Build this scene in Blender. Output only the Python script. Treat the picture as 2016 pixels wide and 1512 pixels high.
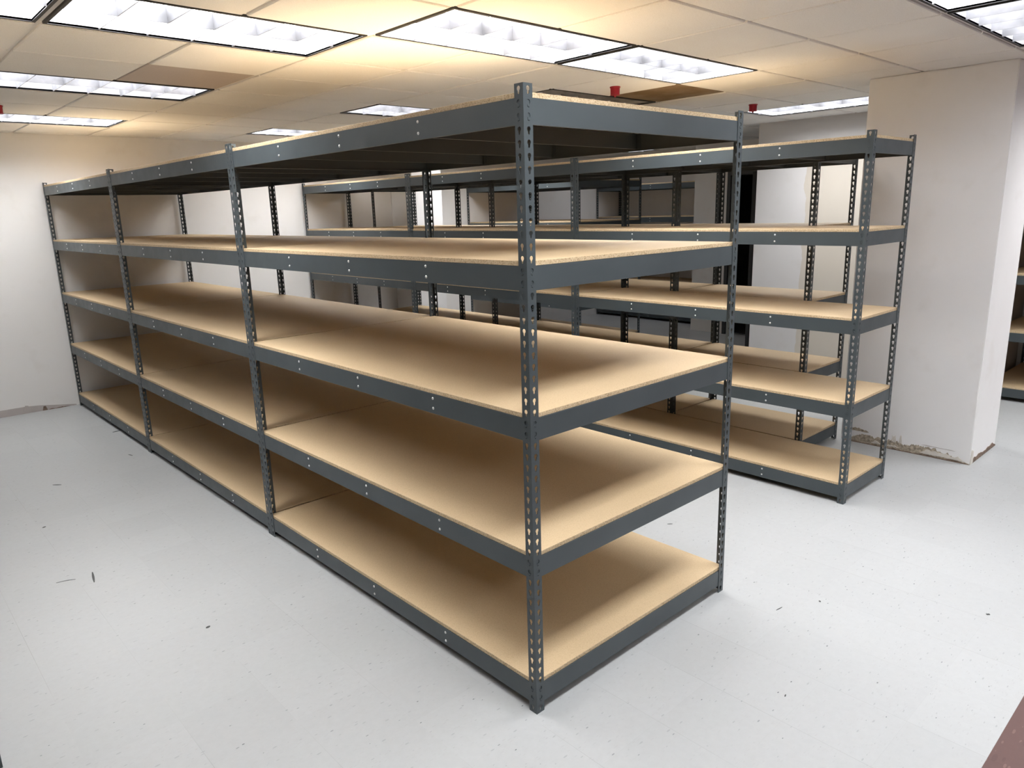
import bpy, bmesh, math, random
from mathutils import Matrix, Vector

for o in list(bpy.data.objects):
    bpy.data.objects.remove(o, do_unlink=True)
random.seed(7)
C = bpy.context.scene.collection
IN = 0.0254

# ------------------------------------------------------------------ camera
cam_data = bpy.data.cameras.new('camera')
cam = bpy.data.objects.new('camera', cam_data)
C.objects.link(cam)
right = Vector((0.73209284, -0.68065252, -0.02742672))
down = Vector((-0.17807853, -0.15236433, -0.97214873))
fwd = Vector((0.65751663, 0.71658723, -0.23275443))
m = Matrix((right, -down, -fwd)).transposed().to_4x4()
m.translation = Vector((-1.5794658, -1.6377031, 1.7718414))
cam.matrix_world = m
cam_data.sensor_width = 36.0
cam_data.lens = 1433.708 / 2016 * 36.0
cam_data.clip_start = 0.02
bpy.context.scene.camera = cam

# ------------------------------------------------------------------ world, exposure
w = bpy.data.worlds.new('world')
bpy.context.scene.world = w
w.use_nodes = True
w.node_tree.nodes['Background'].inputs[0].default_value = (0.02, 0.02, 0.02, 1)
w.node_tree.nodes['Background'].inputs[1].default_value = 1.0
vs = bpy.context.scene.view_settings
vs.view_transform = 'Standard'
vs.look = 'None'
vs.gamma = 1.0
vs.use_curve_mapping = False
vs.exposure = 0.0
LAMP = 24.0          # radiance of the fluorescent tubes' diffusing plane
ZC = 2.570          # ceiling height
GX, GY, T = 0.4494, 0.8587, 0.6096

# ------------------------------------------------------------------ materials
def mat(name):
    mt = bpy.data.materials.new(name)
    mt.use_nodes = True
    nt = mt.node_tree
    return mt, nt, nt.nodes['Principled BSDF']

def N(nt, typ, **kw):
    n = nt.nodes.new(typ)
    for k, v in kw.items():
        setattr(n, k, v)
    return n

def coords(nt, scale=(1, 1, 1), loc=(0, 0, 0), world=True):
    if world:
        g = N(nt, 'ShaderNodeNewGeometry'); src = g.outputs['Position']
    else:
        g = N(nt, 'ShaderNodeTexCoord'); src = g.outputs['Object']
    mp = N(nt, 'ShaderNodeMapping')
    mp.inputs['Scale'].default_value = scale
    mp.inputs['Location'].default_value = loc
    nt.links.new(src, mp.inputs['Vector'])
    return mp.outputs['Vector']

def noise(nt, vec, scale, detail=2, rough=0.5):
    n = N(nt, 'ShaderNodeTexNoise')
    n.inputs['Scale'].default_value = scale
    n.inputs['Detail'].default_value = detail
    n.inputs['Roughness'].default_value = rough
    nt.links.new(vec, n.inputs['Vector'])
    return n.outputs['Fac']

def ramp(nt, fac, stops):
    r = N(nt, 'ShaderNodeValToRGB')
    e = r.color_ramp.elements
    e[0].position, e[0].color = stops[0][0], (*stops[0][1], 1)
    e[1].position, e[1].color = stops[1][0], (*stops[1][1], 1)
    for p, c in stops[2:]:
        x = e.new(p); x.color = (*c, 1)
    nt.links.new(fac, r.inputs['Fac'])
    return r.outputs['Color']

def mixc(nt, fac, a, b, mode='MIX'):
    mx = N(nt, 'ShaderNodeMix', data_type='RGBA', blend_type=mode)
    for sock, v in ((mx.inputs[0], fac), (mx.inputs[6], a), (mx.inputs[7], b)):
        if isinstance(v, (int, float)):
            sock.default_value = v
        elif isinstance(v, tuple):
            sock.default_value = (*v, 1)
        else:
            nt.links.new(v, sock)
    return mx.outputs[2]

def mth(nt, op, a, b=None):
    n = N(nt, 'ShaderNodeMath', operation=op)
    for i, v in enumerate((a, b)):
        if v is None: continue
        if isinstance(v, (int, float)): n.inputs[i].default_value = v
        else: nt.links.new(v, n.inputs[i])
    return n.outputs[0]

def plain(name, col, rough=0.6, metal=0.0, spec=0.5, vary=0.04, scale=6.0):
    mt, nt, b = mat(name)
    f = noise(nt, coords(nt, world=False), scale, 3)
    lo = tuple(max(0, c * (1 - vary)) for c in col); hi = tuple(min(1, c * (1 + vary)) for c in col)
    nt.links.new(ramp(nt, f, [(0.3, lo), (0.7, hi)]), b.inputs['Base Color'])
    b.inputs['Roughness'].default_value = rough
    b.inputs['Metallic'].default_value = metal
    b.inputs['Specular IOR Level'].default_value = spec
    return mt

def steel_material():
    mt, nt, b = mat('grey_painted_steel')
    v = coords(nt, world=False)
    f = noise(nt, v, 3.0, 4)
    c = ramp(nt, f, [(0.3, (0.052, 0.064, 0.070)), (0.7, (0.063, 0.077, 0.084))])
    nt.links.new(c, b.inputs['Base Color'])
    f2 = noise(nt, v, 9.0, 3)
    r = ramp(nt, f2, [(0.3, (0.36, 0.36, 0.36)), (0.7, (0.46, 0.46, 0.46))])
    nt.links.new(r, b.inputs['Roughness'])
    b.inputs['Specular IOR Level'].default_value = 0.5
    return mt
STEEL = steel_material()

def board_material():
    mt, nt, b = mat('particleboard')
    v = coords(nt)
    big = noise(nt, v, 1.1, 3)
    c0 = ramp(nt, big, [(0.3, (0.59, 0.445, 0.275)), (0.7, (0.66, 0.505, 0.32))])
    g1 = noise(nt, v, 430, 2, 0.7)
    g = ramp(nt, g1, [(0.30, (0.66, 0.60, 0.52)), (0.5, (1, 1, 1)), (0.72, (1.0, 1.0, 1.0))])
    c = mixc(nt, 0.75, c0, g, 'MULTIPLY')
    # the sawn edge shows coarser, darker chips than the faces
    geo = N(nt, 'ShaderNodeNewGeometry')
    sx = N(nt, 'ShaderNodeSeparateXYZ'); nt.links.new(geo.outputs['Normal'], sx.inputs[0])
    side = mth(nt, 'LESS_THAN', mth(nt, 'ABSOLUTE', sx.outputs['Z']), 0.5)
    ev = N(nt, 'ShaderNodeTexVoronoi'); ev.inputs['Scale'].default_value = 330
    nt.links.new(v, ev.inputs['Vector'])
    sp = N(nt, 'ShaderNodeSeparateColor'); nt.links.new(ev.outputs['Color'], sp.inputs[0])
    ec = ramp(nt, sp.outputs[0], [(0.0, (0.36, 0.25, 0.14)), (0.18, (0.47, 0.34, 0.20)), (0.45, (0.58, 0.44, 0.27)), (1.0, (0.68, 0.54, 0.36))])
    nt.links.new(mixc(nt, side, c, ec), b.inputs['Base Color'])
    b.inputs['Roughness'].default_value = 0.62
    b.inputs['Specular IOR Level'].default_value = 0.3
    bp = N(nt, 'ShaderNodeBump'); bp.inputs['Strength'].default_value = 0.08; bp.inputs['Distance'].default_value = 0.0006
    nt.links.new(g1, bp.inputs['Height']); nt.links.new(bp.outputs[0], b.inputs['Normal'])
    return mt
BOARD = board_material()

def vct(name, base, flecks, seam, fl_amount=1.0, light=None):
    mt, nt, b = mat(name)
    v = coords(nt, loc=(0.331, 0.02, 0))
    # 12 inch tiles: alternate tiles have their chips turned by 90 degrees
    sx = N(nt, 'ShaderNodeSeparateXYZ'); nt.links.new(v, sx.inputs[0])
    s = 0.3048
    fx = mth(nt, 'FRACT', mth(nt, 'DIVIDE', sx.outputs['X'], s))
    fy = mth(nt, 'FRACT', mth(nt, 'DIVIDE', sx.outputs['Y'], s))
    dx = mth(nt, 'MINIMUM', fx, mth(nt, 'SUBTRACT', 1, fx))
    dy = mth(nt, 'MINIMUM', fy, mth(nt, 'SUBTRACT', 1, fy))
    worn = noise(nt, v, 1.3, 2)
    wr = mth(nt, 'MULTIPLY', ramp(nt, worn, [(0.42, (0, 0, 0)), (0.62, (1, 1, 1))]), 0.5)
    lx = mth(nt, 'MULTIPLY', mth(nt, 'LESS_THAN', dx, 0.0026), wr)
    ly = mth(nt, 'MULTIPLY', mth(nt, 'LESS_THAN', dy, 0.0022), mth(nt, 'MULTIPLY', wr, 0.25))
    line = mth(nt, 'MAXIMUM', lx, ly)
    cid = N(nt, 'ShaderNodeTexWhiteNoise', noise_dimensions='2D')
    cc = N(nt, 'ShaderNodeCombineXYZ')
    nt.links.new(mth(nt, 'FLOOR', mth(nt, 'DIVIDE', sx.outputs['X'], s)), cc.inputs[0])
    nt.links.new(mth(nt, 'FLOOR', mth(nt, 'DIVIDE', sx.outputs['Y'], s)), cc.inputs[1])
    nt.links.new(cc.outputs[0], cid.inputs['Vector'])
    tone = ramp(nt, cid.outputs['Value'], [(0, tuple(c * 0.975 for c in base)), (1, tuple(c * 1.015 for c in base))])
    mot = noise(nt, v, 34, 4, 0.65)
    tone = mixc(nt, 0.6, tone, ramp(nt, mot, [(0.3, (0.93, 0.93, 0.93)), (0.65, (1.0, 1.0, 1.0))]), 'MULTIPLY')
    out = tone
    for sc, thr, gate, col, st in flecks:
        mp = N(nt, 'ShaderNodeMapping'); nt.links.new(v, mp.inputs['Vector'])
        mp.inputs['Scale'].default_value = (sc * st[0], sc * st[1], sc)
        mp.inputs['Rotation'].default_value = (0, 0, st[2])
        vo = N(nt, 'ShaderNodeTexVoronoi'); vo.inputs['Scale'].default_value = 1.0
        nt.links.new(mp.outputs[0], vo.inputs['Vector'])
        sp = N(nt, 'ShaderNodeSeparateColor'); nt.links.new(vo.outputs['Color'], sp.inputs[0])
        near = mth(nt, 'LESS_THAN', vo.outputs['Distance'], mth(nt, 'MULTIPLY', sp.outputs[1], thr))
        on = mth(nt, 'MULTIPLY', near, mth(nt, 'GREATER_THAN', sp.outputs[0], gate))
        out = mixc(nt, mth(nt, 'MULTIPLY', on, 0.85), out, col)
    out = mixc(nt, line, out, seam)
    nt.links.new(out, b.inputs['Base Color'])
    b.inputs['Roughness'].default_value = 0.42
    b.inputs['Specular IOR Level'].default_value = 0.35
    return mt
FLOOR = vct('speckled_vinyl_tile', (0.472, 0.483, 0.486),
            [(85, 0.36, 0.50, (0.44, 0.445, 0.45), (0.45, 1.5, 0.5)),
             (60, 0.30, 0.80, (0.36, 0.365, 0.375), (0.5, 1.6, 0.25)),
             (22, 0.085, 0.50, (0.09, 0.095, 0.10), (0.7, 1.5, 0.9)),
             (38, 0.17, 0.84, (0.24, 0.245, 0.255), (0.6, 1.6, 0.2))],
            (0.24, 0.235, 0.23))
MAROON = vct('maroon_vinyl_tile', (0.13, 0.072, 0.066),
             [(45, 0.45, 0.5, (0.20, 0.12, 0.11), (0.5, 1.6, 1.1)),
              (30, 0.4, 0.6, (0.11, 0.06, 0.056), (0.5, 1.6, 1.1)),
              (20, 0.10, 0.8, (0.55, 0.48, 0.45), (0.7, 1.4, 0.4))],
             (0.10, 0.05, 0.05))

def wall_material(name, col, patch=None):
    mt, nt, b = mat(name)
    v = coords(nt)
    f = noise(nt, v, 0.9, 4)
    c = ramp(nt, f, [(0.3, tuple(x * 0.96 for x in col)), (0.7, tuple(min(1, x * 1.03) for x in col))])
    spots = noise(nt, v, 5.5, 3)
    c = mixc(nt, 0.5, c, ramp(nt, spots, [(0.25, (0.93, 0.92, 0.90)), (0.40, (1, 1, 1))]), 'MULTIPLY')
    if patch:
        # older beige paint beyond a ragged vertical roller line at world y
        y0, pc = patch
        sx = N(nt, 'ShaderNodeSeparateXYZ'); nt.links.new(v, sx.inputs[0])
        wob = mth(nt, 'MULTIPLY', noise(nt, v, 4.0, 4), 0.10)
        k = mth(nt, 'LESS_THAN', mth(nt, 'ADD', sx.outputs['Y'], wob), y0)
        hi = mth(nt, 'LESS_THAN', sx.outputs['Z'], 2.2)
        c = mixc(nt, mth(nt, 'MULTIPLY', k, hi), c, pc)
    nt.links.new(c, b.inputs['Base Color'])
    b.inputs['Roughness'].default_value = 0.75
    b.inputs['Specular IOR Level'].default_value = 0.25
    bp = N(nt, 'ShaderNodeBump'); bp.inputs['Strength'].default_value = 0.12; bp.inputs['Distance'].default_value = 0.002
    nt.links.new(noise(nt, v, 110, 3), bp.inputs['Height']); nt.links.new(bp.outputs[0], b.inputs['Normal'])
    return mt
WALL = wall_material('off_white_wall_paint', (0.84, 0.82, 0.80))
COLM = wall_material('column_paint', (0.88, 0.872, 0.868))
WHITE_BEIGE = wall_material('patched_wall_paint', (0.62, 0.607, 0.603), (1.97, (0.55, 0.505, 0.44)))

def tile_material(name, col, stain=None):
    mt, nt, b = mat(name)
    v = coords(nt)
    f = noise(nt, v, 1.7, 2)
    c = ramp(nt, f, [(0.35, tuple(x * 0.97 for x in col)), (0.65, tuple(x * 1.02 for x in col))])
    pin = noise(nt, v, 300, 2)
    c = mixc(nt, 0.6, c, ramp(nt, pin, [(0.30, (0.80, 0.78, 0.75)), (0.5, (1, 1, 1))]), 'MULTIPLY')
    if stain:
        c = mixc(nt, ramp(nt, noise(nt, v, 4.0, 4), [(0.40, (0, 0, 0)), (0.62, (1, 1, 1))]), c, stain)
    nt.links.new(c, b.inputs['Base Color'])
    b.inputs['Roughness'].default_value = 0.9
    b.inputs['Specular IOR Level'].default_value = 0.1
    return mt
TILE = tile_material('mineral_fibre_tile', (0.86, 0.85, 0.83))
TILE_GREY = tile_material('dusty_tile', (0.52, 0.46, 0.425))
TILE_BROWN = tile_material('stained_tile', (0.30, 0.235, 0.165), (0.22, 0.15, 0.085))
TEE = plain('ceiling_tee', (0.80, 0.78, 0.75), 0.6)

BLACK = plain('black_trim', (0.012, 0.012, 0.013), 0.5)
LOUVER_DIM = plain('lightened_louver', (0.42, 0.42, 0.44), 0.4, 0.0, 0.5, 0.3, 9)  # same louver lightened so blades under weak tubes still look lit
LOUVER = plain('aluminium_louver', (0.105, 0.105, 0.113), 0.35, 0.0, 0.5, 0.3, 9)  # same louver darkened so blades by bright tubes read grey
FIXT = plain('fixture_housing', (0.60, 0.60, 0.60), 0.5)
RED = plain('red_plastic', (0.36, 0.005, 0.018), 0.4)
RIVET = plain('zinc_rivet', (0.78, 0.78, 0.78), 0.28, 0.8)
DOORM = plain('dark_steel_door', (0.012, 0.012, 0.012), 0.55)
FRAMEM = plain('dark_grey_door_frame', (0.055, 0.058, 0.060), 0.5)
DARKW = plain('unlit_dark_tone', (0.06, 0.055, 0.05), 0.9)  # darkness of unlit spaces put into the colour
TORN = plain('torn_wallboard_paper', (0.42, 0.36, 0.28), 0.9, vary=0.45, scale=60)
GLUE = plain('brown_adhesive', (0.20, 0.14, 0.105), 0.85, vary=0.35, scale=30)
SCAR = plain('pale_base_scar', (0.50, 0.455, 0.435), 0.85, vary=0.06, scale=9)
PLAST = plain('plaster_filler', (0.70, 0.66, 0.60), 0.9, vary=0.1, scale=20)
SCRAP = plain('dark_scrap', (0.07, 0.072, 0.07), 0.7)

def emis(name, col, s):
    mt, nt, b = mat(name)
    b.inputs['Base Color'].default_value = (*col, 1)
    b.inputs['Emission Color'].default_value = (*col, 1)
    b.inputs['Emission Strength'].default_value = s
    b.inputs['Roughness'].default_value = 0.6
    return mt
LIT = emis('lit_tubes', (0.96, 0.97, 0.985), LAMP)
LIT_MID = emis('lit_tubes_mid', (0.96, 0.97, 0.985), LAMP * 0.78)
LIT_DIM = emis('lit_tubes_dim', (0.93, 0.95, 1.0), LAMP * 0.20)
UNLIT = plain('unlit_lens', (0.30, 0.25, 0.22), 0.5)

# ------------------------------------------------------------------ mesh helpers
def add_box(bm, x0, x1, y0, y1, z0, z1, mi=0):
    vs_ = [bm.verts.new((x, y, z)) for z in (z0, z1) for y in (y0, y1) for x in (x0, x1)]
    for q in ((0, 2, 3, 1), (4, 5, 7, 6), (0, 1, 5, 4), (2, 6, 7, 3), (0, 4, 6, 2), (1, 3, 7, 5)):
        f = bm.faces.new([vs_[i] for i in q]); f.material_index = mi

def box_mesh(name, b, mats, bevel=0.0):
    bm = bmesh.new(); add_box(bm, *b)
    if bevel:
        bmesh.ops.bevel(bm, geom=bm.edges[:], offset=bevel, segments=2, affect='EDGES')
    return finish(name, bm, mats)

def finish(name, bm, mats, smooth=False):
    me = bpy.data.meshes.new(name)
    bm.normal_update(); bm.to_mesh(me); bm.free()
    for mt in (mats if isinstance(mats, (list, tuple)) else [mats]):
        me.materials.append(mt)
    if smooth:
        for p in me.polygons: p.use_smooth = True
    return me

def place(name, me, parent=None, loc=(0, 0, 0), rz=0.0, label=None):
    o = bpy.data.objects.new(name, me)
    C.objects.link(o)
    o.location = loc
    o.rotation_euler = (0, 0, rz)
    if parent is not None: o.parent = parent
    if label: o['label'] = label
    return o

def struct(name, me, loc=(0, 0, 0)):
    o = place(name, me, None, loc); o['kind'] = 'structure'
    return o

def thing(name, label, cat, loc=(0, 0, 0), group=None, me=None, rz=0.0):
    o = bpy.data.objects.new(name, me)
    C.objects.link(o); o.location = loc; o.rotation_euler = (0, 0, rz)
    o['label'] = label; o['category'] = cat
    if group: o['group'] = group
    return o

# ------------------------------------------------------------------ room
XL, XR, YB, YF = -4.6, 9.0, -6.2, 6.49
TH = 0.12
struct('floor', box_mesh('floor', (XL - TH, XR + TH, -1.179, YF + TH, -0.05, 0.0), FLOOR))
struct('floor_maroon', box_mesh('floor_maroon', (XL - TH, XR + TH, YB - TH, -1.179, -0.05, 0.0), MAROON))
struct('wall_far', box_mesh('wall_far', (XL - TH, XR + TH, YF, YF + TH, 0, ZC + 0.25), WALL))
struct('wall_left', box_mesh('wall_left', (XL - TH, XL, YB, YF, 0, ZC + 0.25), WALL))
struct('wall_back', box_mesh('wall_back', (XL - TH, XR + TH, YB - TH, YB, 0, ZC + 0.25), WALL))
struct('wall_right', box_mesh('wall_right', (7.16, 7.16 + TH, YB, 0.23, 0, ZC + 0.25), WALL))
# solid block of wall behind the narrow racks
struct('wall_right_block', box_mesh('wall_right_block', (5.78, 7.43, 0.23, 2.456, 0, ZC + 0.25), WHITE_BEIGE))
# wall with the doorway, and the deep alcove further on
bm = bmesh.new()
D0, D1, DH = 2.90, 3.74, 2.135
add_box(bm, 7.43, 7.55, 2.456, D0 - 0.05, 0, ZC + 0.25)
add_box(bm, 7.43, 7.55, D1 + 0.05, 4.31, 0, ZC + 0.25)
add_box(bm, 7.43, 7.55, D0 - 0.05, D1 + 0.05, DH + 0.05, ZC + 0.25)
struct('wall_doorway', finish('wall_doorway', bm, WALL))
struct('wall_alcove', box_mesh('wall_alcove', (8.53, 8.65, 4.31, YF, 0, ZC + 0.25), WALL))
struct('wall_alcove_side', box_mesh('wall_alcove_side', (7.55, 8.65, 4.19, 4.31, 0, ZC + 0.25), WALL))
# unlit room beyond the doorway, its darkness put into wall and floor colour
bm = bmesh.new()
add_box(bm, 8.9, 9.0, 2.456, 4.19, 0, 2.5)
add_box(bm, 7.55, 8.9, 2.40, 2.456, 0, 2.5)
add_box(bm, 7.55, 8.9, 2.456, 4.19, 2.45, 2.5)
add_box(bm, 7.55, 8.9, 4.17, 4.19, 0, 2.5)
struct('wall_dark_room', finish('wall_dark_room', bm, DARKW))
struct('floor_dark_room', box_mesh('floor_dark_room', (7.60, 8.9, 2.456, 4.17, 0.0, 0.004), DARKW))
# door frame and leaf
dr = bpy.data.objects.new('door_1', None); C.objects.link(dr); dr.location = (7.43, D0, 0); dr['kind'] = 'structure'
bm = bmesh.new()
add_box(bm, -0.02, 0.14, -0.05, 0.0, 0, DH)
add_box(bm, -0.02, 0.14, D1 - D0, D1 - D0 + 0.05, 0, DH)
add_box(bm, -0.02, 0.14, -0.05, D1 - D0 + 0.05, DH, DH + 0.05)
place('door_frame', finish('door_frame', bm, FRAMEM), dr)
leaf = place('door_leaf', box_mesh('door_leaf', (-0.865, -0.025, 0.004, 0.048, 0.008, DH - 0.006), DOORM, 0.002), dr)
bm = bmesh.new()
bmesh.ops.create_cone(bm, cap_ends=True, segments=14, radius1=0.026, radius2=0.026, depth=0.012,
                      matrix=Matrix.Translation((-0.80, -0.004, 1.0)) @ Matrix.Rotation(math.pi / 2, 4, 'X'))
add_box(bm, -0.81, -0.70, -0.055, -0.038, 0.99, 1.01)
add_box(bm, -0.81, -0.79, -0.05, -0.004, 0.99, 1.01)
place('door_handle', finish('door_handle', bm, RIVET), leaf)

# columns -----------------------------------------------------------
PX0, PX1, PY0, PY1 = 3.853, 4.432, -0.291, 0.580
struct('wall_column_front', box_mesh('wall_column_front', (PX0, PX1, PY0, PY1, 0, ZC), COLM, 0.004))
struct('wall_column_far', box_mesh('wall_column_far', (3.862, 4.32, 6.02, YF, 0, ZC), COLM, 0.004))

def ragged(name, parent, p0, p1, nrm, ztop, zbot, mt, step=0.02, jag=0.5, thick=0.003, seed=1, off=0.0):
    """a strip of torn paper / glue of small real thickness lying on a wall face"""
    rnd = random.Random(seed)
    p0 = Vector(p0); p1 = Vector(p1); nrm = Vector(nrm)
    L = (p1 - p0).length; n = max(3, int(L / step))
    bm = bmesh.new(); fr = []; bk = []
    h = ztop
    for i in range(n + 1):
        t = i / n
        env = min(1, t * 6 + 0.15, (1 - t) * 6 + 0.15)
        h += rnd.uniform(-1, 1) * ztop * jag * 0.5
        h = max(zbot + 0.3 * (ztop - zbot), min(h, ztop * 1.15))
        zt = zbot + (h - zbot) * env
        zb = zbot + rnd.uniform(0, 0.15) * (ztop - zbot) * (1 if zbot > 0.001 else 0)
        p = p0.lerp(p1, t) + nrm * off
        fr.append((bm.verts.new((*(p + nrm * thick).xy, zb)), bm.verts.new((*(p + nrm * thick).xy, zt))))
        bk.append((bm.verts.new((*p.xy, zb)), bm.verts.new((*p.xy, zt))))
    for i in range(n):
        a, b = fr[i], fr[i + 1]; c, d = bk[i], bk[i + 1]
        bm.faces.new((a[0], b[0], b[1], a[1]))
        bm.faces.new((a[1], b[1], d[1], c[1]))
        bm.faces.new((a[0], c[0], d[0], b[0]))
        bm.faces.new((c[0], c[1], d[1], d[0]))
    for e in (0, n):
        a, c = fr[e], bk[e]
        bm.faces.new((a[0], a[1], c[1], c[0]))
    bmesh.ops.recalc_face_normals(bm, faces=bm.faces[:])
    o = struct(name, finish(name, bm, mt))
    return o
fx = PX0
ragged('baseboard_column_paper', None, (fx, 0.55, 0), (fx, -0.285, 0), (-1, 0, 0), 0.060, 0.0, TORN, 0.006, 0.45, 0.003, 3)
ragged('baseboard_column_plaster', None, (fx, 0.02, 0), (fx, -0.26, 0), (-1, 0, 0), 0.044, 0.014, PLAST, 0.008, 0.3, 0.004, 5, 0.003)
ragged('baseboard_column_plaster_end', None, (fx, 0.36, 0), (fx, 0.16, 0), (-1, 0, 0), 0.046, 0.016, PLAST, 0.008, 0.3, 0.004, 8, 0.003)
ragged('baseboard_column_tear', None, (fx, 0.56, 0), (fx, 0.38, 0), (-1, 0, 0), 0.110, 0.085, TORN, 0.008, 0.10, 0.002, 21)
ragged('baseboard_column_flake', None, (fx, 0.215, 0), (fx, 0.185, 0), (-1, 0, 0), 0.105, 0.055, PLAST, 0.006, 0.2, 0.006, 22, 0.003)
ragged('baseboard_column_flake', None, (fx, 0.165, 0), (fx, 0.145, 0), (-1, 0, 0), 0.100, 0.055, PLAST, 0.006, 0.2, 0.006, 23, 0.003)
ragged('baseboard_column_glue', None, (fx, 0.56, 0), (fx, -0.289, 0), (-1, 0, 0), 0.012, 0.0, GLUE, 0.010, 0.6, 0.005, 9, 0.003)
ragged('baseboard_column_scratch', None, (fx, 0.02, 0), (fx, -0.20, 0), (-1, 0, 0), 0.080, 0.074, SCAR, 0.012, 0.02, 0.0015, 19)
ragged('baseboard_column_side', None, (PX0 + 0.004, PY0, 0), (PX1, PY0, 0), (0, -1, 0), 0.034, 0.0, GLUE, 0.02, 0.35, 0.004, 11)
ragged('baseboard_column_side_paper', None, (PX0, PY0, 0), (PX0 + 0.05, PY0, 0), (0, -1, 0), 0.10, 0.0, PLAST, 0.01, 0.2, 0.005, 12)
ragged('baseboard_far_scar', None, (-2.6, YF, 0), (-0.02, YF, 0), (0, -1, 0), 0.066, 0.0, SCAR, 0.10, 0.06, 0.002, 13)
ragged('baseboard_far_torn', None, (-0.47, YF, 0), (-0.40, YF, 0), (0, -1, 0), 0.080, 0.02, SCAR, 0.02, 0.2, 0.003, 14, 0.002)
ragged('baseboard_far_glue', None, (-0.31, YF, 0), (-0.27, YF, 0), (0, -1, 0), 0.036, 0.0, GLUE, 0.008, 0.3, 0.003, 15, 0.002)
ragged('baseboard_far_glue_line', None, (-0.26, YF, 0), (-0.08, YF, 0), (0, -1, 0), 0.012, 0.0, GLUE, 0.012, 0.8, 0.003, 16, 0.002)

# ------------------------------------------------------------------ ceiling
LIGHTS = []          # (i0, j0, orient, state)
for i0, j0, ori, st in [(-4, 1, 'x', 'on'), (-2, 1, 'x', 'on'), (0, 0, 'x', 'on'), (2, 0, 'x', 'on'),
                        (-2, 4, 'x', 'dim'), (-2, 7, 'x', 'on'), 
                        (2, 4, 'x', 'dim'), (2, 7, 'x', 'on'), (3, 2, 'x', 'off'), (7, 0, 'y', 'on'),
                        (1, -3, 'x', 'mid'), (3, -3, 'x', 'dim'),
                        (2, -5, 'x', 'dim'), (-2, -3, 'x', 'on'), (10, 7, 'x', 'dim'), (6, -4, 'x', 'on'), (6, 6, 'y', 'on'),  # lights over camera and open floor are unseen, added to brighten end faces, floor
                        (0, -7, 'x', 'on'), (4, -7, 'x', 'on'), (8, -7, 'x', 'on')]:
    LIGHTS.append((i0, j0, ori, st))
occ = set()
for i0, j0, ori, st in LIGHTS:
    occ.add((i0, j0)); occ.add((i0 + 1, j0) if ori == 'x' else (i0, j0 + 1))
bm = bmesh.new()
g = 0.010
i_lo, i_hi = math.floor((XL - GX) / T), math.ceil((XR - GX) / T)
j_lo, j_hi = math.floor((YB - GY) / T), math.ceil((YF - GY) / T)
cols = [(PX0, PX1, PY0, PY1)]
for i in range(i_lo, i_hi):
    for j in range(j_lo, j_hi):
        if (i, j) in occ: continue
        x0, x1 = GX + i * T + g, GX + (i + 1) * T - g
        y0, y1 = GY + j * T + g, GY + (j + 1) * T - g
        x0, x1, y0, y1 = max(x0, XL), min(x1, XR), max(y0, YB), min(y1, YF)
        if x1 - x0 < 0.02 or y1 - y0 < 0.02: continue
        mi = 0
        if (i, j) == (-1, 3): mi = 1
        if (i, j) == (4, 1): mi = 2
        dz = random.uniform(-0.0012, 0.0012)
        z = ZC + dz + (0.004 if mi else 0)
        b = 0.004
        lo = [bm.verts.new((x, y, z)) for x, y in ((x0 + b, y0 + b), (x1 - b, y0 + b), (x1 - b, y1 - b), (x0 + b, y1 - b))]
        md = [bm.verts.new((x, y, z + b)) for x, y in ((x0, y0), (x1, y0), (x1, y1), (x0, y1))]
        up = [bm.verts.new((x, y, ZC + 0.015)) for x, y in ((x0, y0), (x1, y0), (x1, y1), (x0, y1))]
        bm.faces.new(lo[::-1]).material_index = mi
        for k in range(4):
            k2 = (k + 1) % 4
            bm.faces.new((lo[k], lo[k2], md[k2], md[k])).material_index = mi
            bm.faces.new((md[k], md[k2], up[k2], up[k])).material_index = mi
struct('ceiling', finish('ceiling', bm, [TILE, TILE_GREY, TILE_BROWN]))
# supporting grid of tees just above the tile faces (broken where fittings sit)
bm = bmesh.new()
for i in range(i_lo, i_hi + 1):
    x = GX + i * T
    if not (XL < x < XR): continue
    for j in range(j_lo, j_hi):
        if any(l[2] == 'x' and i == l[0] + 1 and j == l[1] for l in LIGHTS): continue
        y0, y1 = max(GY + j * T, YB), min(GY + (j + 1) * T, YF)
        if y1 <= y0: continue
        add_box(bm, x - 0.012, x + 0.012, y0, y1, ZC + 0.0105, ZC + 0.018)
for j in range(j_lo, j_hi + 1):
    y = GY + j * T
    if not (YB < y < YF): continue
    for i in range(i_lo, i_hi):
        if any(l[2] == 'y' and j == l[1] + 1 and i == l[0] for l in LIGHTS): continue
        x0, x1 = max(GX + i * T, XL), min(GX + (i + 1) * T, XR)
        if x1 <= x0: continue
        add_box(bm, x0, x1, y - 0.012, y + 0.012, ZC + 0.0115, ZC + 0.019)
struct('ceiling_grid', finish('ceiling_grid', bm, TEE))
struct('ceiling_slab', box_mesh('ceiling_slab', (XL - TH, XR + TH, YB - TH, YF + TH, ZC + 0.25, ZC + 0.33), DARKW))

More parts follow.
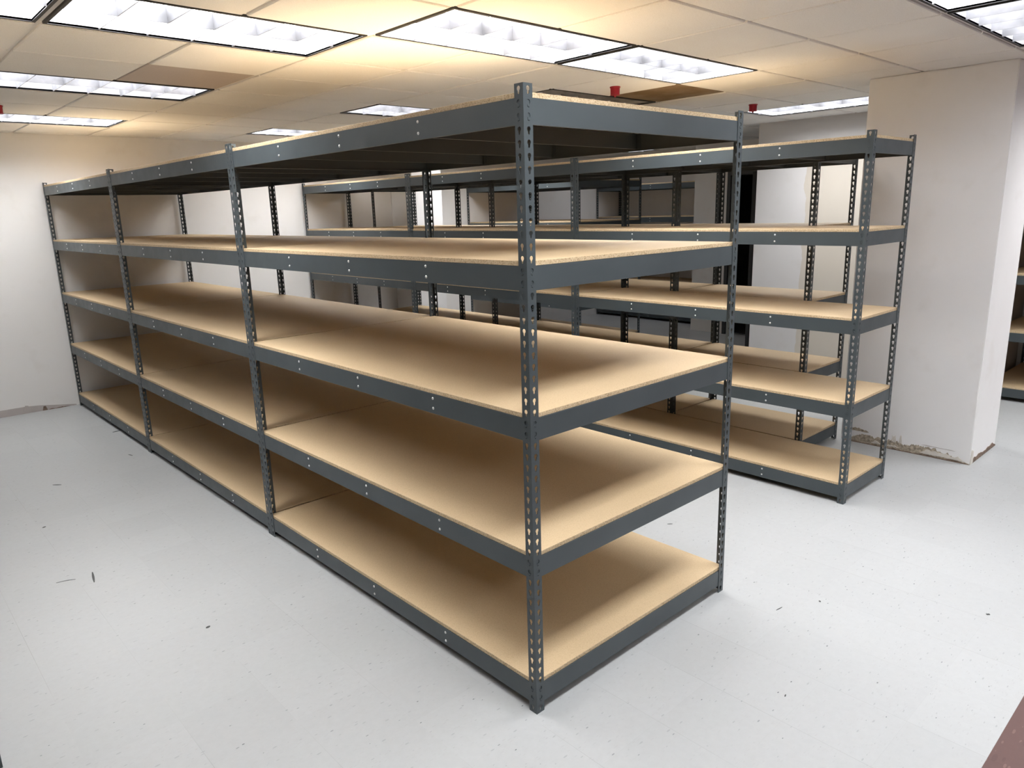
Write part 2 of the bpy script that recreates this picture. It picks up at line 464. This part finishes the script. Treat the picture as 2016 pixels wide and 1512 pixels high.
# ------------------------------------------------------------------ ceiling troffers
LX, LY = 2 * T, T
def troffer_meshes(state):
    e = 0.013
    bm = bmesh.new()                                   # black reveal + thin frame
    z0, z1 = -0.001, 0.012
    fw = 0.014
    for (a, b_, c, d) in ((e, LX - e, e, e + fw), (e, LX - e, LY - e - fw, LY - e), (e, e + fw, e + fw, LY - e - fw), (LX - e - fw, LX - e, e + fw, LY - e - fw)):
        add_box(bm, a, b_, c, d, z0 + 0.003, z1)
    frame = finish('trim_frame', bm, BLACK)
    bm = bmesh.new()                                   # housing pan
    t = 0.004; H = 0.12
    a0, a1, b0, b1 = e + fw, LX - e - fw, e + fw, LY - e - fw
    add_box(bm, a0 - t, a0, b0 - t, b1 + t, 0.004, H)
    add_box(bm, a1, a1 + t, b0 - t, b1 + t, 0.004, H)
    add_box(bm, a0, a1, b0 - t, b0, 0.004, H)
    add_box(bm, a0, a1, b1, b1 + t, 0.004, H)
    add_box(bm, a0 - t, a1 + t, b0 - t, b1 + t, H, H + 0.004)
    pan = finish('housing', bm, FIXT)
    bm = bmesh.new()
    zl = 0.070
    add_box(bm, a0 + 0.001, a1 - 0.001, b0 + 0.001, b1 - 0.001, zl, zl + 0.004)
    diff = finish('diffuser', bm, {'on': LIT, 'dim': LIT_DIM, 'mid': LIT_MID, 'off': UNLIT}[state])
    bm = bmesh.new()                                   # louver cells 6 x 2
    zb, zt = 0.004, zl - 0.001
    tw = 0.0012
    for k in range(1, 6):
        x = a0 + (a1 - a0) * k / 6
        add_box(bm, x - tw, x + tw, b0, b1, zb, zt)
    y = (b0 + b1) / 2
    for k in range(6):
        xa = a0 + (a1 - a0) * k / 6 + (tw if k else 0); xb = a0 + (a1 - a0) * (k + 1) / 6 - (tw if k < 5 else 0)
        add_box(bm, xa, xb, y - tw, y + tw, zb, zt)
    for k in range(1, 6):
        x = a0 + (a1 - a0) * k / 6
        add_box(bm, x - 0.0016, x + 0.0016, b0, b1, 0.0032, zb)
    add_box(bm, a0, a1, y - 0.0016, y + 0.0016, 0.0030, zb - 0.0002)
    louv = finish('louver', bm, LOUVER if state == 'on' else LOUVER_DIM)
    return frame, pan, diff, louv
TM = {s: troffer_meshes(s) for s in ('on', 'mid', 'dim', 'off')}
LL = {
    (-4, 1): 'bright ceiling light cut off at the top left corner, end to end with its neighbour',
    (-2, 1): 'bright recessed ceiling light at the upper left, above the front wide rack row',
    (0, 0): 'bright recessed ceiling light directly above the near rack, left of the butted pair',
    (2, 0): 'bright recessed ceiling light, right one of the butted pair above the aisle',
    (-2, 4): 'greyer ceiling light at the left, second row from the camera, by the dusty tile',
    (-2, 7): 'bright recessed ceiling light at far left, nearest the far wall',
    (2, 4): 'ceiling light peeking over the wide rack, nearer of the two small slivers',
    (2, 7): 'ceiling light peeking over the wide rack, farther of the two small slivers',
    (3, 2): 'unlit dark ceiling light behind the near rack top, beside the brown stained tile',
    (7, 0): 'bright ceiling light turned lengthwise, running behind the square white column',
    (1, -3): 'bright ceiling light in the top right corner, first of the end to end pair',
    (-2, -3): 'unseen ceiling light above the camera, added to brighten the near left floor',
    (10, 7): 'dimmer ceiling light near the far wall in front of the alcove at the very back',
    (6, 6): 'bright lengthwise ceiling light hidden over the gap before the open bay racks',
    (3, -3): 'greyer ceiling light in the top right corner, below the bright one',
}
for i0, j0, ori, st in LIGHTS:
    lab = LL.get((i0, j0), 'unseen ceiling light assumed over the open floor outside the view')
    o = thing('ceiling_light', lab, 'ceiling light', (GX + i0 * T, GY + j0 * T, ZC), 'recessed ceiling lights')
    if ori == 'y':
        o.location = (GX + (i0 + 1) * T, GY + j0 * T, ZC); o.rotation_euler.z = math.pi / 2
    for nm, me in zip(('trim_frame', 'housing', 'diffuser', 'louver'), TM[st]):
        place(nm, me, o)

# red sprinkler caps
def cap_meshes():
    bm = bmesh.new()
    def cyl(r1, r2, z0, z1, n=28):
        bmesh.ops.create_cone(bm, cap_ends=True, segments=n, radius1=r1, radius2=r2, depth=z1 - z0,
                              matrix=Matrix.Translation((0, 0, (z0 + z1) / 2)))
    cyl(0.031, 0.032, -0.050, -0.008)
    cyl(0.036, 0.036, -0.008, 0.0)
    cyl(0.033, 0.031, -0.055, -0.050)
    body = finish('cap_body', bm, RED)
    bm = bmesh.new()
    cyl(0.006, 0.010, -0.066, -0.054, 14)
    nub = finish('cap_nub', bm, RED)
    return body, nub
CAP = cap_meshes()
for x, y, lab in ((2.576, 1.763, 'red plastic sprinkler cap under the ceiling beside the brown stained tile'),
                  (4.30, 1.70, 'red plastic sprinkler cap beside the lengthwise light near the column'),
                  (-0.535, 4.69, 'red plastic sprinkler cap at the left edge of the photo, above the far left light')):
    o = thing('sprinkler_cap', lab, 'sprinkler cap', (x, y, ZC), 'red sprinkler caps')
    place('cap_body', CAP[0], o); place('cap_nub', CAP[1], o)

# ------------------------------------------------------------------ boltless shelving
H = 84 * IN
P = 1.5 * IN
FLW = 0.0381
TK = 0.0022
def hz(k): return H - 0.75 * IN - P * k
LEVELS = [1, 14, 27, 40, 53]
BH = 0.0765
def btop(k): return hz(k) + 0.0175
BT = 0.0160

def hole_r(a):
    """keyhole outline in polar form about the round part; slot hangs below"""
    r = 0.0076
    s = 0.0041; depth = 0.0160
    dx, dz = math.cos(a), math.sin(a)
    if dz < 0:
        c = []
        if abs(dx) > 1e-9:
            t = s / abs(dx)
            c.append(t)
        c.append(depth / -dz)
        t = min(c)
        if t > r and abs(t * dx) <= s + 1e-9: r = t
    return r

def post_mesh():
    bm = bmesh.new()
    angs_base = [math.radians(a) for a in (0, 25, 50, 75, 105, 130, 155, 180, 205, 228, 242, 250, 261, 279, 290, 298, 312, 335)]
    def flange(mapf, flip):
        # flange-local coords: s across (0..FLW), z up, thickness t 0..TK
        for k in range(56):
            zc = hz(k)
            zt = H if k == 0 else zc + P / 2
            zb = 0.0 if k == 55 else zc - P / 2
            cs, cz = FLW * 0.54, zc + 0.0045
            corners = [(FLW, zt), (0, zt), (0, zb), (FLW, zb)]
            ca = [math.atan2(z - cz, s - cs) % (2 * math.pi) for s, z in corners]
            aa = sorted(angs_base + ca)
            # drop base angles too near a corner
            aa = [a for a in aa if a in ca or min(abs(a - c) for c in ca) > 0.05]
            outer = []; inner = []
            for a in aa:
                if a in ca:
                    o_ = corners[ca.index(a)]
                else:
                    dx, dz = math.cos(a), math.sin(a)
                    t = 1e9
                    if dx > 1e-9: t = min(t, (FLW - cs) / dx)
                    if dx < -1e-9: t = min(t, (0 - cs) / dx)
                    if dz > 1e-9: t = min(t, (zt - cz) / dz)
                    if dz < -1e-9: t = min(t, (zb - cz) / dz)
                    o_ = (cs + dx * t, cz + dz * t)
                r = hole_r(a)
                outer.append(o_); inner.append((cs + math.cos(a) * r, cz + math.sin(a) * r))
            layers = {}
            for nm, pts in (('o', outer), ('i', inner)):
                for t in (0.0, TK):
                    layers[(nm, t)] = [bm.verts.new(mapf(s, t, z)) for s, z in pts]
            n = len(aa)
            for q in range(n):
                q2 = (q + 1) % n
                F = [(layers[('o', 0.0)][q], layers[('o', 0.0)][q2], layers[('i', 0.0)][q2], layers[('i', 0.0)][q]),
                     (layers[('o', TK)][q], layers[('i', TK)][q], layers[('i', TK)][q2], layers[('o', TK)][q2]),
                     (layers[('i', 0.0)][q], layers[('i', 0.0)][q2], layers[('i', TK)][q2], layers[('i', TK)][q])]
                for f in F:
                    bm.faces.new(f if not flip else f[::-1])
        # rim
        e = [mapf(FLW, 0, 0), mapf(FLW, TK, 0), mapf(FLW, TK, H), mapf(FLW, 0, H)]
        bm.faces.new([bm.verts.new(p) for p in (e if not flip else e[::-1])])
        for z in (0, H):
            e = [mapf(0, 0, z), mapf(FLW, 0, z), mapf(FLW, TK, z), mapf(0, TK, z)]
            bm.faces.new([bm.verts.new(p) for p in e])
    flange(lambda s, t, z: (s, t, z), False)
    flange(lambda s, t, z: (t, s, z), True)
    bmesh.ops.remove_doubles(bm, verts=bm.verts[:], dist=1e-6)
    return finish('post', bm, STEEL)
POST = post_mesh()

def beam_mesh(L):
    """angle beam along +x, outer face at y=0 facing -y, top at z=0, shelf ledge turned inwards"""
    bm = bmesh.new()
    a, b_ = 0.004, L - 0.004
    lip = 0.006
    add_box(bm, a, b_, 0.0, 0.0018, -BH, 0.0)
    add_box(bm, a + 0.03, b_ - 0.03, 0.0018, 0.030, -0.0018, 0.0)
    add_box(bm, a + 0.01, b_ - 0.01, 0.0018, 0.012, -BH, -BH + 0.0018)
    # end studs that lock in the keyhole slots
    for x in (FLW * 0.54, L - FLW * 0.54):
        for k in (0, 1):
            z = -0.0175 - P * k - 0.0055
            bmesh.ops.create_cone(bm, cap_ends=True, segments=12, radius1=0.0044, radius2=0.0038, depth=0.0030,
                                  matrix=Matrix.Translation((x, -0.0015, z)) @ Matrix.Rotation(math.pi / 2, 4, 'X'))
    return finish('beam', bm, STEEL)

def rivet_mesh():
    bm = bmesh.new()
    prof = [(0.0056, 0.0), (0.0056, 0.0008), (0.0048, 0.0020), (0.0032, 0.0030), (0.0014, 0.0034)]
    n = 14; rings = []
    for r, h in prof:
        rings.append([bm.verts.new((r * math.cos(2 * math.pi * i / n), -h, r * math.sin(2 * math.pi * i / n))) for i in range(n)])
    for a, b_ in zip(rings, rings[1:]):
        for i in range(n):
            bm.faces.new((a[i], a[(i + 1) % n], b_[(i + 1) % n], b_[i]))
    bm.faces.new(rings[-1]); bm.faces.new(rings[0][::-1])
    bmesh.ops.recalc_face_normals(bm, faces=bm.faces[:])
    return finish('rivet', bm, RIVET, True)
RIV = rivet_mesh()

def tie_mesh(L):
    bm = bmesh.new()
    a, b_ = 0.0045, L - 0.0045
    add_box(bm, a, b_, -0.001, 0.001, -0.068, -0.002)
    add_box(bm, a, b_, 0.001, 0.026, -0.004, -0.002)
    add_box(bm, a, b_, 0.001, 0.012, -0.068, -0.066)
    for x, s in ((a, 1), (b_, -1)):
        add_box(bm, min(x, x + s * 0.002), max(x, x + s * 0.002), -0.022, -0.001, -0.066, -0.004)
    return finish('cross_tie', bm, STEEL)

def board_mesh(W, L):
    """particleboard, W along x, L along y, bottom at z=0"""
    bm = bmesh.new()
    add_box(bm, 0.0055, W - 0.0055, 0.0065, L - 0.0065, 0.0004, BT)
    bmesh.ops.bevel(bm, geom=[e for e in bm.edges], offset=0.0008, segments=1, affect='EDGES')
    return finish('shelf_board', bm, BOARD)

CACHE = {}
def cached(fn, *a):
    k = (fn.__name__, a)
    if k not in CACHE: CACHE[k] = fn(*a)
    return CACHE[k]

def shelving(name, label, x, y, W, L, group, ties=3, levels=LEVELS, lean=0.0):
    """unit standing at corner (x, y), W deep along x, L long along y"""
    u = thing(name, label, 'shelving unit', (x, y, 0), group)
    u.rotation_euler.z = lean
    for px_, py_, rz in ((0, 0, 0), (W, 0, math.pi / 2), (W, L, math.pi), (0, L, -math.pi / 2)):
        place('post', POST, u, (px_, py_, 0), rz)
    lb, sb = cached(beam_mesh, L), cached(beam_mesh, W)
    tm, bd = cached(tie_mesh, W), cached(board_mesh, W, L)
    for k in levels:
        z = btop(k)
        # long beams: outer faces on x=0 (facing -x) and x=W (facing +x)
        b0 = place('long_beam', lb, u, (TK, L, z), -math.pi / 2)
        b1 = place('long_beam', lb, u, (W - TK, 0, z), math.pi / 2)
        place('side_beam', sb, u, (0, TK, z), 0)
        place('side_beam', sb, u, (W, L - TK, z), math.pi)
        for t in range(1, ties + 1):
            yy = L * t / (ties + 1) - (0.006 if ties == 3 else 0)
            place('cross_tie', tm, u, (0, yy, z), 0)
            for b_, xx in ((b0, L - yy), (b1, yy)):
                for dz in (-0.0175, -0.0175 - P):
                    place('rivet', RIV, b_, (xx, 0, dz), 0)
        place('shelf_board', bd, u, (0, 0, z), 0)
    return u

PITCH, LU = 2.151, 2.148
GA = 'wide grey shelving units of the front row'
DW = 1.2343
shelving('shelving_unit', 'wide grey steel unit with particleboard shelves nearest the camera, near end of front row', 0, 0, DW, LU, GA)
shelving('shelving_unit', 'wide grey steel unit in the middle of the front row of three', 0, PITCH, DW, LU, GA)
shelving('shelving_unit', 'wide grey steel unit at the far end of the front row, against the far wall', 0, 2 * PITCH, DW, LU - 0.012, GA)
GB = 'narrow grey shelving units of the row across the aisle'
XB, YB0, WB = 2.6105, 0.0275, 0.6105
shelving('shelving_unit', 'narrow grey steel unit right across the aisle, its end facing us beside the white column', XB, YB0, WB, LU, GB)
shelving('shelving_unit', 'narrow grey steel unit in the middle of the row across the aisle', XB, YB0 + PITCH, WB, LU, GB)
shelving('shelving_unit', 'narrow grey steel unit across the aisle nearest the far wall', XB, YB0 + 2 * PITCH, WB, LU - 0.03, GB)
GC = 'narrow grey shelving units of the row standing back to back behind the aisle row'
XC, YC0 = XB + WB + 0.0035, 0.607
shelving('shelving_unit', 'short narrow grey unit back to back behind the aisle row, beside the column', XC, YC0, WB, 1.083, GC, ties=1)
shelving('shelving_unit', 'narrow grey unit in the middle of the hidden back to back row', XC, YC0 + 1.086, WB, 2.127, GC)
shelving('shelving_unit', 'narrow grey unit at the far end of the hidden back to back row', XC, YC0 + 1.086 + 2.130, WB, 2.127, GC)
shelving('shelving_unit', 'wide dim grey unit seen through the racks, in the open bay behind them', 5.115, 4.395, DW - 0.01, 2.09, 'shelving at the back of the room')
shelving('shelving_unit', 'dim grey unit deep in the alcove at the very back, with empty shelves', 7.87, 4.325, WB, LU, 'shelving at the back of the room')
shelving('shelving_unit', 'grey unit in shadow at the right edge of the photo, behind the white column', 5.86, -2.0, DW, 2.17, 'shelving past the column')
shelving('shelving_unit', 'grey unit showing only a post foot in the bottom left corner of the photo', -1.452 - WB, 1.08, WB, LU, 'shelving left of the camera')

# ------------------------------------------------------------------ scraps on the floor
def chip(pts, h=0.0015):
    bm = bmesh.new()
    lo = [bm.verts.new((x, y, 0.0)) for x, y in pts]; up = [bm.verts.new((x, y, h)) for x, y in pts]
    bm.faces.new(lo[::-1]); bm.faces.new(up)
    n = len(pts)
    for i in range(n): bm.faces.new((lo[i], lo[(i + 1) % n], up[(i + 1) % n], up[i]))
    bmesh.ops.recalc_face_normals(bm, faces=bm.faces[:])
    return finish('floor_scrap', bm, SCRAP)
def sliver(L, Wd, bend=0.0):
    up = [(-L / 2 + L * i / 6, Wd / 2 * math.sin(math.pi * (0.12 + 0.76 * i / 6)) + bend * math.sin(math.pi * i / 6)) for i in range(7)]
    dn = [(-L / 2 + L * i / 6, -Wd / 2 * math.sin(math.pi * (0.12 + 0.76 * i / 6)) + bend * math.sin(math.pi * i / 6)) for i in range(7)]
    return up + dn[::-1]
for pts, x, y, a, lab in [
    (sliver(0.060, 0.010), -0.692, 4.030, -0.75, 'dark sliver of scrap on the left floor, one nearer the wall'),
    (sliver(0.055, 0.008), -0.128, 4.347, -1.3, 'dark sliver of scrap beside the foot of the second rack post pair'),
    (sliver(0.130, 0.011), -0.873, 2.345, 1.40, 'largest dark leaf shaped sliver on the left floor'),
    (sliver(0.020, 0.014), -0.630, 1.445, 0.3, 'small round dark chip on the left floor seam'),
    (sliver(0.042, 0.004), 1.2635, -0.2676, -0.15, 'thin straight dark splinter right of the near rack'),
    ([(-.008, -.004), (.006, -.006), (.009, .003), (-.006, .005)], 1.847, -0.928, -0.6, 'grey square chip at far right of the open floor'),
    (sliver(0.030, 0.006), 1.676, 0.609, -0.7, 'dark fleck of scrap in the aisle between the racks'),
    (sliver(0.014, 0.005), 0.7215, -0.5734, 0.2, 'short black chip near the lower right floor'),
    (sliver(0.075, 0.018), -0.010, 5.147, 0.2, 'dark sliver lying beside the far rack base'),
    (sliver(0.012, 0.009), 1.449, -0.367, 0.9, 'tiny dark chip on the open floor right of the racks'),
    (sliver(0.020, 0.012), -0.916, 3.263, 0.4, 'tiny dark chip on the left floor farther out'),
    (sliver(0.085, 0.0035, 0.006), -0.985, 2.40, -0.35, 'thin curved dark thread left of the largest sliver'),
]:
    thing('floor_scrap', lab, 'scrap', (x, y, 0.0002), 'small scraps on the floor', chip(pts), a)
